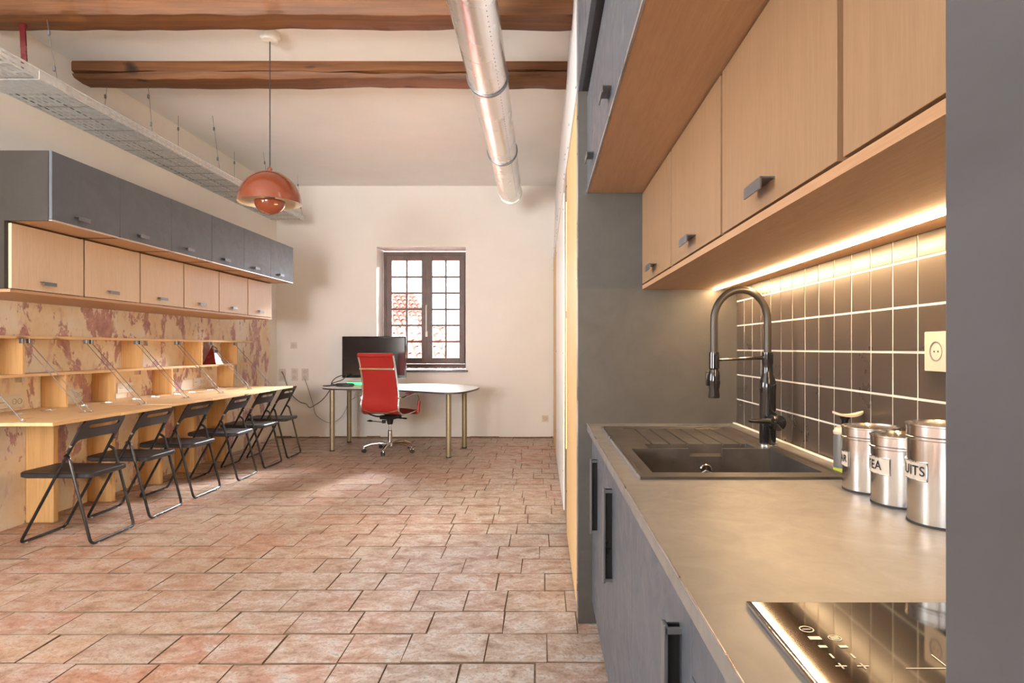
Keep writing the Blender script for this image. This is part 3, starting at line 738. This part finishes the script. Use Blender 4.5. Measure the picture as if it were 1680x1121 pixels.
for (yy, zz, nm) in ((-.325, 1.155, 'top_roll'), (.245, .455, 'front_roll')):
    MB().tube([(-.225, yy, zz), (.225, yy, zz)], .024, 14).build(nm, 'red', oc, True)
for sx in (-1, 1):
    MB().tube([Vector((sx*(half_w(p)+.012), p.y, p.z)) for p in cv], .0125, 10).build('side_rail', 'chrome', oc, True)
MB().box(-.225, .225, -.305, -.287, .985, 1.01, .004).build('back_strap', 'chrome', oc)
MB().tube([(-.24, -.235, .52), (-.1, -.235, .49), (.1, -.235, .49), (.24, -.235, .52)], .008, 8).build('cross_bar', 'chrome', oc, True)
for sx in (-1, 1):
    X_ = sx*.262
    a = MB().tube(rounded([(sx*.245, -.235, .665), (X_+sx*.02, -.20, .665), (X_+sx*.02, .05, .70), (X_+sx*.02, .17, .69), (X_+sx*.02, .21, .60), (X_, .20, .46)], .05), .011, 10).build('armrest', 'chrome', oc, True)
    MB().box(X_+sx*.02-.022, X_+sx*.02+.022, -.10, .10, .702, .722, .008).build('arm_pad', 'red', a, True)
    MB().tube([(X_+sx*.012, .21, .60), (X_, .203, .46)], .019, 10).build('arm_sleeve', 'red', a, True)
mech = MB().box(-.09, .09, -.09, .12, .395, .44, .008).box(-.13, .13, -.03, .05, .405, .425, .006).lathe([(.03, .33), (.045, .40)], (0, 0, 0), 14)
mech.build('tilt_mechanism', 'black', oc)
for yy in (-.12, .12):
    MB().tube(rounded([(-.235, yy, .465), (-.12, yy, .43), (.12, yy, .43), (.235, yy, .465)], .05), .009, 8).build('seat_support', 'black', oc, True)
MB().tube([(-.05, .0, .38), (-.08, 0, .35), (-.25, .0, .36)], .005, 8).tube([(-.24, 0, .36), (-.27, 0, .362), (-.31, 0, .36)], [.008, .014, .006], 8).build('height_lever', 'black', oc, True)
MB().tube([(.05, .0, .41), (.22, 0, .405)], [.006, .010], 8).build('tilt_lever', 'black', oc, True)
MB().lathe([(.022, -.0), (.022, .04)], (-.06, -.04, .345), 12).build('tension_knob', 'black', oc, True)
MB().lathe([(.013, .26), (.013, .345)], (0, 0, 0), 16).build('gas_piston', 'chrome', oc, True)
MB().lathe([(.026, .09), (.026, .255), (.018, .262)], (0, 0, 0), 20).build('column', 'chrome', oc, True)
MB().lathe([(.02, .05), (.042, .07), (.042, .10), (.028, .125)], (0, 0, 0), 20).build('base_hub', 'chrome', oc, True)
for k in range(5):
    a = math.radians(-92+72*k+17); ca, sa = math.cos(a), math.sin(a); r_ = .30
    arm = MB().tube([(ca*.03, sa*.03, .095), (ca*.12, sa*.12, .108), (ca*.22, sa*.22, .100), (ca*r_, sa*r_, .072)], [.024, .020, .017, .014], 10).build('base_arm', 'chrome', oc, True)
    cs = MB(); T_ = Matrix.Translation((ca*r_, sa*r_, 0)) @ Matrix.Rotation(a+.5, 4, 'Z')
    cs.lathe([(.006, .0), (.024, .001), (.026, .007), (.024, .013), (.006, .014)], (0, .006, .027), 16, 'Y').lathe([(.006, .0), (.024, .001), (.026, .007), (.024, .013), (.006, .014)], (0, -.020, .027), 16, 'Y')
    bmesh.ops.transform(cs.bm, matrix=T_, verts=cs.bm.verts); cs.build('castor_wheel', 'rubber', arm, True)
    ch_ = MB().box(-.022, .022, -.008, .008, .03, .055, .006).lathe([(.01, .05), (.01, .075)], (0, 0, 0), 10); bmesh.ops.transform(ch_.bm, matrix=T_, verts=ch_.bm.verts); ch_.build('castor_hood', 'chrome', arm, True)

# ------------------------------------------------------------------ partition with pale sliding panels
MB().box(XP+.045, XP+.12, 2.91, YB, -.05, ZC).build('wall_partition', 'wall', kind='structure')
up = MB()
up.prism([(0, 0), (1, 0), (1, 1), (0, 1)], 0, 1)
bmesh.ops.delete(up.bm, geom=up.bm.verts[:], context='VERTS')
for a, b_ in ((2.91, 4.55), (4.555, 6.7), (6.705, YB)):
    vs = [up.bm.verts.new(p) for p in ((.162, a, 2.42), (.205, a, ZC), (.214, a, ZC), (.214, a, 2.42), (.162, b_, 2.42), (.205, b_, ZC), (.214, b_, ZC), (.214, b_, 2.42))]
    for f in ((0, 1, 2, 3), (4, 7, 6, 5), (0, 4, 5, 1), (1, 5, 6, 2), (2, 6, 7, 3), (3, 7, 4, 0)): up.bm.faces.new([vs[i] for i in f])
up.build('trim_1', 'white', kind='structure')
pn = MB()
for y in (3.0, 3.9, 4.5, 4.62, 5.6, 6.6, 6.8, 7.8, 8.7):
    for z in (2.46, 2.6): pn.lathe([(.006, -.004), (.006, 0)], (.163+(z-2.42)*.04, y, z), 8, 'X')
pn.build('trim_2', 'handle', kind='structure')
def slide(y0, y1, mat, lab):
    r = thing('sliding_panel', lab, 'sliding panel', group='pale sliding panels opposite the desk')
    n = MB(); nn = 14
    for i in range(nn):
        pass
    n.box(.168, .186, y0, y1, .012, 2.415, .002).build('panel', mat, r)
    for z in (.3, 1.2, 2.3):
        for yy in (y0+.05, y1-.05): MB().lathe([(.007, -.003), (.007, 0)], (.168, yy, z), 8, 'X').build('screw', 'handle', r)
    place(r, (.177, (y0+y1)/2, 0))
slide(2.95, 4.25, 'pine_pale', 'honey-coloured tall wooden panel nearest the kitchen end panel')
slide(4.85, 7.2, 'white', 'white tall panel between the two honey-coloured ones')
slide(7.26, 8.82, 'pine_pale', 'farthest tall wooden panel, against the back wall')
post = thing('post', 'dark slotted metal post with a row of small lights between the panels', 'post')
MB().box(.176, .21, 4.27, 4.83, 0, 2.415).build('channel', 'bronze_leg', post)
dt = MB()
for k in range(150):
    z = .55+k*.012 if k < 75 else 1.5+(k-75)*.010
    dt.box(.172, .1765, 4.40, 4.43, z-.003, z+.003)
dt.build('light_dots', 'led_dot', post, kind='stuff')
place(post, (.19, 4.55, 0))
pl = lamp('post_glow', 'AREA', (.15, 4.42, 1.2), (0, -PI/2, 0), 34, (1, .66, .28), .06, 2.0); pl.parent = None
pl.rotation_euler = (0, PI/2, -.9)

# ------------------------------------------------------------------ kitchen
YE = 2.88; YN = .33; XF = .206; XW = .872
ep = thing('end_panel', 'full-height charcoal end panel closing the kitchen run', 'panel')
MB().box(.166, 1.3, YE, YE+.02, 0, ZC).build('board', 'side_board', ep)
MB().box(.160, .1655, YE-.001, YE+.021, 0, ZC).build('edge_strip', 'edge', ep)
place(ep, (.5, 2.89, 0))
fp = thing('filler_panel', 'charcoal filler panel between the ceiling and the highest kitchen cupboards', 'panel')
MB().box(.166, .184, YN, YE-.001, 2.395, ZC-.002).build('board', 'dark', fp)
MB().box(.184, XW, YN, YE-.001, 2.395, 2.41).build('underside', 'black_plastic', fp)
place(fp, (.2, 1.6, 2.42))
YS = [2.878, 2.235, 1.61, .97, .332]
KN = ['against the end panel', 'over the tap', 'over the steel tins', 'over the hob']
for k in range(4):
    y1, y0 = YS[k], YS[k+1]
    c = thing('upper_cabinet', 'charcoal-fronted overhanging cupboard at the ceiling side of the kitchen, '+KN[k], 'cabinet', group='charcoal kitchen cupboards')
    MB().box(XF+.02, XW, y0+.0005, y1-.0005, 1.957, 2.34).build('carcass', 'dark2', c)
    MB().box(XF+.004, XW, y0, y1, 1.937, 1.9565).build('bottom_panel', 'oak_y', c, label='brown oak underside')
    MB().box(XF-.002, XF+.0035, y0+.001, y1-.001, 1.936, 1.947).build('edge_strip', 'edge', c)
    d = MB().box(XF, XF+.018, y0+.0015, y1-.0015, 1.950, 2.365, .001).build('door', 'dark', c)
    tab_handle(d, XF, (y0+y1)/2, 2.0, -1, .10)
    place(c, (.54, (y0+y1)/2, 1.937))
XO = .4526
for k in range(4):
    y1, y0 = YS[k], YS[k+1]
    c = thing('oak_cabinet', 'oak kitchen wall cupboard '+KN[k]+', with a small dark pull', 'cabinet', group='oak kitchen cupboards')
    MB().box(XO+.02, XW, y0+.0005, y1-.0005, 1.5215, 1.935).build('carcass', 'oak_kitchen', c)
    MB().box(XO+.002, XW, y0, y1, 1.503, 1.521).build('bottom_panel', 'oak_y', c)
    d = MB().box(XO, XO+.019, y0+.010, y1-.010, 1.526, 1.930, .001).build('door', 'oak_kitchen', c)
    tab_handle(d, XO, (y0+y1)/2 if k < 3 else .56, 1.562, -1, .10)
    place(c, (.66, (y0+y1)/2, 1.503))
led = thing('led_strip', 'warm glowing strip light in three lengths under the oak cupboards', 'strip light')
for y1, y0 in ((2.86, 2.315), (2.305, 1.635), (1.625, .34)):
    MB().box(.767, .783, y0, y1, 1.4975, 1.5028).build('light_tube', 'led', led)
MB().box(.764, .788, .34, 2.865, 1.5022, 1.5035).build('channel', 'edge', led)
place(led, (.775, 1.6, 1.5))

# worktop with a cut-out for the sink
SX0, SX1, SY0, SY1 = .255, .80, 1.65, 2.71
wt = MB(); z0, z1 = .868, .900
hx0, hx1, hy0, hy1 = SX0+.015, SX1-.015, SY0+.015, SY1-.015
wt.box(XF, XW-.002, YN, hy0, z0, z1).box(XF, XW-.002, hy1, YE-.001, z0, z1).box(XF, hx0, hy0, hy1, z0, z1).box(hx1, XW-.002, hy0, hy1, z0, z1)
wk = thing('worktop', 'long grey-brown laminate kitchen worktop with a bright front edge', 'worktop')
wt.build('slab', 'worktop', wk)
MB().box(XF-.0015, XF, YN, YE-.001, .897, .9006).build('edge_strip', 'edge', wk)
MB().box(XW-.012, XW-.0005, YN, YE-.001, .9002, .906, .002).build('sealant', 'grout', wk)
place(wk, (.54, 1.6, .868))
# base cabinets
BN = ['against the end panel', 'under the sink bowl', 'under the steel tins', 'under the hob']
for k in range(4):
    y1, y0 = YS[k], YS[k+1]; xb = .228
    c = thing('base_cabinet', 'charcoal kitchen base cupboard '+BN[k], 'cabinet', group='charcoal base cupboards')
    low_z1 = .60 if k in (0, 1) else .866
    MB().box(xb+.02, XW-.004, y0+.0005, y1-.0005, .10, .70 if k < 2 else .866).build('carcass', 'dark2', c)
    MB().box(xb+.05, xb+.066, y0, y1, 0, .10).build('plinth', 'dark2', c)
    if k < 3:
        d = MB().box(xb, xb+.018, y0+.0015, y1-.0015, .10, .862, .001).build('door', 'dark', c)
        hy = [2.60, 2.06, 1.05][k]
        MB().box(xb-.030, xb-.022, hy-.012, hy+.012, .485, .79, .002).box(xb-.026, xb, hy-.012, hy-.006, .49, .50).box(xb-.026, xb, hy-.012, hy-.006, .775, .785).build('handle', 'handle', d)
        MB().box(xb-.026, xb+.0, hy+.006, hy+.012, .49, .785).build('grip', 'black', d)
    else:
        for (a, b_) in ((.745, .862), (.425, .742), (.10, .422)):
            MB().box(xb, xb+.018, y0+.0015, y1-.0015, a, b_, .001).build('drawer_front', 'dark', c)
    place(c, (.55, (y0+y1)/2, 0))
# tall cabinet beside the camera
tc = thing('tall_cabinet', 'plain dark grey tall cabinet door beside the hob, very close', 'cabinet')
MB().box(XF+.02, XW, -.62, .328, 0, 3.3).build('carcass', 'dark2', tc)
MB().box(XF, XF+.019, -.30, .327, .1, 3.3, .0015).build('door', 'graphite', tc)
MB().box(XF, XF+.019, -.62, -.303, .1, 3.3, .0015).build('door', 'graphite', tc)
place(tc, (.55, 0, 0))

# sink as one moulded surface
def sink_z(x, y):
    if .30 < x < .755 and 1.72 < y < 2.12: return .745
    if .49 < x < .60 and 2.119 < y < 2.137: return .880
    if .36 < x < .715 and 2.136 < y < 2.24: return .872
    if .34 < x < .745 and 2.24 < y < 2.66:
        g = ((x-.385) % .062); 
        if g < .006 and .38 < x < .72: return .8985
        return .9035
    if x < SX0+.010 or x > SX1-.010 or y < SY0+.010 or y > SY1-.010: return .9075
    return .9055
def lines(base, edges, e=.0025):
    s_ = set(base)
    for q_ in edges: s_.add(round(q_-e/2, 5)); s_.add(round(q_+e/2, 5))
    return sorted(s_)
gx = [.385+.062*k for k in range(6)]
xs = lines([SX0, SX1], [SX0+.010, SX1-.010, .30, .755, .49, .60, .36, .715, .34, .745]+[g for g in gx]+[g+.006 for g in gx])
ys_ = lines([SY0, SY1], [SY0+.010, SY1-.010, 1.72, 2.12, 2.137, 2.24, 2.66])
sk = MB(); G = [[sk.bm.verts.new((x, y, sink_z(x, y))) for y in ys_] for x in xs]
for i in range(len(xs)-1):
    for j in range(len(ys_)-1): sk.bm.faces.new((G[i][j], G[i+1][j], G[i+1][j+1], G[i][j+1]))
sink = thing('sink', 'black composite kitchen sink with a ribbed draining board', 'sink')
sk.build('basin', 'sink', sink)
n = MB()
for p in (((SX0, SY0), (SX1, SY0)), ((SX1, SY0), (SX1, SY1)), ((SX1, SY1), (SX0, SY1)), ((SX0, SY1), (SX0, SY0))):
    (a, b_), (c, d) = p; n.quad([(a, b_, .9), (c, d, .9), (c, d, .9075), (a, b_, .9075)])
n.build('rim', 'sink', sink)
MB().box(SX0-.002, SX0+.001, SY0, SY1, .9005, .9085).build('rim_edge', 'edge', sink)
ov = MB().tube([(.545+.019*math.cos(2*PI*k/24), 2.115, .835+.019*math.sin(2*PI*k/24)) for k in range(24)], .0035, 8, True)
for k in range(3):
    a = PI/2+2*PI*k/3; ov.tube([(.545, 2.115, .835), (.545+.018*math.cos(a), 2.115, .835+.018*math.sin(a))], .0035, 6)
ov.build('overflow_cover', 'chrome', sink, True)
MB().lathe([(.018, 2.114), (.018, 2.1165)], (.545, 0, .835), 20, 'Y').build('overflow_hole', 'ink', sink)
MB().lathe([(.045, .746), (.043, .749), (.03, .747), (.002, .746)], (.52, 1.92, 0), 28).build('drain', 'chrome', sink, True)
place(sink, (.527, 2.18, .9))

# tap
FX, FY = .778, 2.20
tap = thing('kitchen_tap', 'tall black spring-neck kitchen tap with pull-out spray head', 'tap')
MB().lathe([(.034, .905), (.034, .911), (.029, .913)], (FX, FY, 0), 28).build('base_ring', 'chrome', tap, True)
MB().lathe([(.0275, .912), (.0275, 1.09), (.029, 1.11), (.027, 1.125), (.0185, 1.15), (.0165, 1.18), (.0185, 1.19), (.0185, 1.225)], (FX, FY, 0), 28).build('body', 'gloss_black', tap, True)
hb = [(FX, FY, 1.215)]+[(FX-.092+.092*math.cos(a), FY, 1.335+.105*math.sin(a)) for a in [PI*k/20 for k in range(21)]]+[(FX-.184, FY, 1.215)]
MB().tube(hb, .0125, 14).build('spout_hose', 'hose', tap, True)
sp = MB()
for i in range(0, 60):
    pass
MB().lathe([(.017, 1.225), (.018, 1.215), (.018, 1.17), (.014, 1.165)], (FX-.184, FY, 0), 22).build('hose_collar', 'gloss_black', tap, True)
MB().lathe([(.013, 1.17), (.019, 1.155), (.021, 1.12), (.017, 1.095), (.020, 1.075), (.019, 1.068)], (FX-.184, FY, 0), 22).box(FX-.184-.028, FX-.184-.018, FY-.009, FY+.009, 1.11, 1.16, .003).build('spray_head', 'gloss_black', tap, True)
MB().tube([(FX-.184, FY, 1.200), (FX-.1, FY, 1.202), (FX, FY, 1.207)], [.006, .005, .007], 10).build('holder_arm', 'gloss_black', tap, True)
kn = MB().lathe([(.012, -.075), (.026, -.07), (.028, -.035), (.022, -.03)], (FX+.012, FY, .99), 22, 'Y').build('valve_knob', 'chrome', tap, True)
kn.data.materials.clear(); kn.data.materials.append(M['gloss_black'])
MB().tube([(FX, FY-.06, .993), (FX-.06, FY-.062, .996), (FX-.085, FY-.062, .997)], [.010, .008, .006], 10).build('lever', 'gloss_black', tap, True)
place(tap, (FX, FY, .905))

# hob
hob = thing('hob', 'black glass induction hob with touch marks set on the worktop', 'hob')
HX0, HX1, HY0, HY1 = .275, .80, .345, .842
MB().box(HX0, HX1, HY0, HY1, .9005, .9055, .001).build('glass_plate', 'hob', hob)
MB().box(HX0-.006, HX0+.002, HY0, HY1+.001, .9005, .9068, .002).build('steel_trim', 'chrome', hob, True)
mk = lambda: MB()
zt = .9060
def ringm(n, x, y, r, w, k=40):
    A = [n.bm.verts.new((x+r*math.cos(2*PI*i/k), y+r*math.sin(2*PI*i/k), zt)) for i in range(k)]
    B = [n.bm.verts.new((x+(r-w)*math.cos(2*PI*i/k), y+(r-w)*math.sin(2*PI*i/k), zt)) for i in range(k)]
    for i in range(k): n.bm.faces.new((A[i], A[(i+1) % k], B[(i+1) % k], B[i]))
def rect(n, x, y, a, b_): n.quad([(x-a, y-b_, zt), (x+a, y-b_, zt), (x+a, y+b_, zt), (x-a, y+b_, zt)])
n = MB(); ringm(n, .315, .760, .0085, .0015); rect(n, .315, .760, .005, .0008); rect(n, .315, .737, .007, .004)
ringm(n, .338, .737, .0075, .001); [rect(n, .338, .737+d, .005, .0008) for d in (-.003, 0, .003)]
for x in (.315, .338):
    rect(n, x, .716, .0045, .0028); rect(n, x, .694, .0012, .005); rect(n, x, .672, .006, .001); rect(n, x, .672, .001, .006)
n.build('control_marks', 'hob_mark', hob)
for (x, y) in ((.425, .667), (.66, .70), (.66, .46), (.425, .46)):
    n = MB(); rect(n, x, y, .045, .0007); rect(n, x, y, .0007, .03); n.build('zone_cross', 'hob_mark', hob)
place(hob, (.537, .6, .9))

# steel tins ---------------------------------------------------------
def text_mesh(txt, size):
    cu = bpy.data.curves.new('lettering', 'FONT'); cu.body = txt; cu.size = size; cu.align_x = 'CENTER'; cu.align_y = 'CENTER'; cu.space_character = 1.1; cu.offset = size*.012
    ob = bpy.data.objects.new('lettering', cu); COL.objects.link(ob); bpy.context.view_layer.update()
    me = bpy.data.meshes.new_from_object(ob.evaluated_get(bpy.context.evaluated_depsgraph_get())); bpy.data.objects.remove(ob); return me
def tin(loc, r, h, txt, size, face, lab, lw, plate_z):
    t = thing('steel_tin', lab, 'tin', loc, group='polished steel storage tins')
    MB().lathe([(r-.004, 0), (r, .003), (r, h-.030), (r+.003, h-.028), (r+.003, h-.024), (r, h-.022)], (0, 0, 0), 56).build('body', 'steel', t, True)
    MB().lathe([(r+.001, h-.022), (r+.001, h-.004), (r+.003, h-.003), (r+.003, h), (r-.004, h+.001), (r-.006, h-.003), (.002, h-.003)], (0, 0, 0), 56).build('lid', 'steel', t, True)
    MB().lathe([(r+.0008, -.0005), (r+.0008, .004)], (0, 0, 0), 56).build('base_ring', 'rubber', t, True)
    # curved label: face = direction angle of its centre
    n = MB(); k = 16; rows = []
    for zz in (-.0175, .0175): rows.append([n.bm.verts.new(((r+.0012)*math.cos(face+(i/k-.5)*lw/r), (r+.0012)*math.sin(face+(i/k-.5)*lw/r), plate_z+zz)) for i in range(k+1)])
    for i in range(k): n.bm.faces.new((rows[0][i], rows[0][i+1], rows[1][i+1], rows[1][i]))
    lb = n.build('label', 'label', t, True)
    fr = MB().tube([((r+.0016)*math.cos(face+u*lw/r), (r+.0016)*math.sin(face+u*lw/r), plate_z+v) for u, v in [(-.5+i/12, .0175) for i in range(13)]+[(.5, .0175-.035*i/4) for i in range(1, 5)]+[(.5-i/12, -.0175) for i in range(1, 13)]+[(-.5, -.0175+.035*i/4) for i in range(1, 4)]], .0012, 6, True).build('label_frame', 'chrome', lb, True)
    me = text_mesh(txt, size)
    bm = bmesh.new(); bm.from_mesh(me)
    bmesh.ops.subdivide_edges(bm, edges=[e for e in bm.edges if e.calc_length() > .006], cuts=3)
    for v in bm.verts:
        a = face+v.co.x/(r+.0025); v.co = Vector(((r+.0025)*math.cos(a), (r+.0025)*math.sin(a), plate_z+v.co.y))
    bm.to_mesh(me); bm.free(); me.materials.clear(); me.materials.append(M['ink'])
    o = bpy.data.objects.new('lettering', me); COL.objects.link(o); o.parent = lb
    return t
def face_dir(x, y, off):  # direction to the camera, turned towards the window wall side
    return math.atan2(-y, -x)-math.radians(off)
tin((.790, 1.53, .9008), .064, .152, 'SUGAR', .024, face_dir(.79, 1.53, 88), 'short polished steel tin lettered SUGAR, beside the sink', .085, .075)
tin((.790, 1.398, .9008), .0635, .150, 'TEA', .027, face_dir(.79, 1.4, 60), 'short polished steel tin lettered TEA, between the other two tins', .085, .085)
tin((.785, 1.243, .9008), .066, .192, 'BISCUITS', .026, face_dir(.785, 1.243, 76), 'tallest polished steel tin, lettered BISCUITS, nearest the tall cabinet', .115, .103)

# soap dispenser
sd = thing('soap_dispenser', 'grey soap dispenser with a lime base band and beige saddle-shaped pump', 'soap dispenser', (.828, 1.745, .9005))
MB().lathe([(.029, .014), (.029, .095), (.027, .105)], (0, 0, 0), 28).build('body', 'soap_grey', sd, True)
MB().lathe([(.030, 0), (.030, .014)], (0, 0, 0), 28).build('base_band', 'lime', sd, True)
MB().lathe([(.029, .105), (.030, .112), (.024, .122), (.012, .126)], (0, 0, 0), 28).build('shoulder', 'beige', sd, True)
MB().lathe([(.010, .124), (.008, .14), (.014, .152)], (0, 0, 0), 20).build('neck', 'black', sd, True)
n = MB(); rows = []
for i in range(13):
    u = -1+i/6; hw_ = .017*math.sqrt(max(.02, 1-u*u)); zc = .152+.010*u*u
    rows.append([n.bm.verts.new((.008+u*.042, v*hw_, zc+dz-.002*(1-v*v)*(dz > 0))) for dz in (.0, .006) for v in (-1, 0, 1)])
for A, B in zip(rows, rows[1:]):
    for a, b_ in ((0, 1), (1, 2), (2, 5), (5, 4), (4, 3), (3, 0)): n.bm.faces.new((A[a], A[b_], B[b_], B[a]))
n.bm.faces.new([rows[0][k] for k in (0, 1, 2, 5, 4, 3)]); n.bm.faces.new([rows[-1][k] for k in (0, 1, 2, 5, 4, 3)])
n.build('pump_head', 'beige', sd, True)
# socket on the tiles
socket('wall_socket', 'beige single socket on the dark tiles above the tins', (.874, 1.402, 1.232), -PI/2, .088, .088, ((0, 0, .022),), mat='beige')
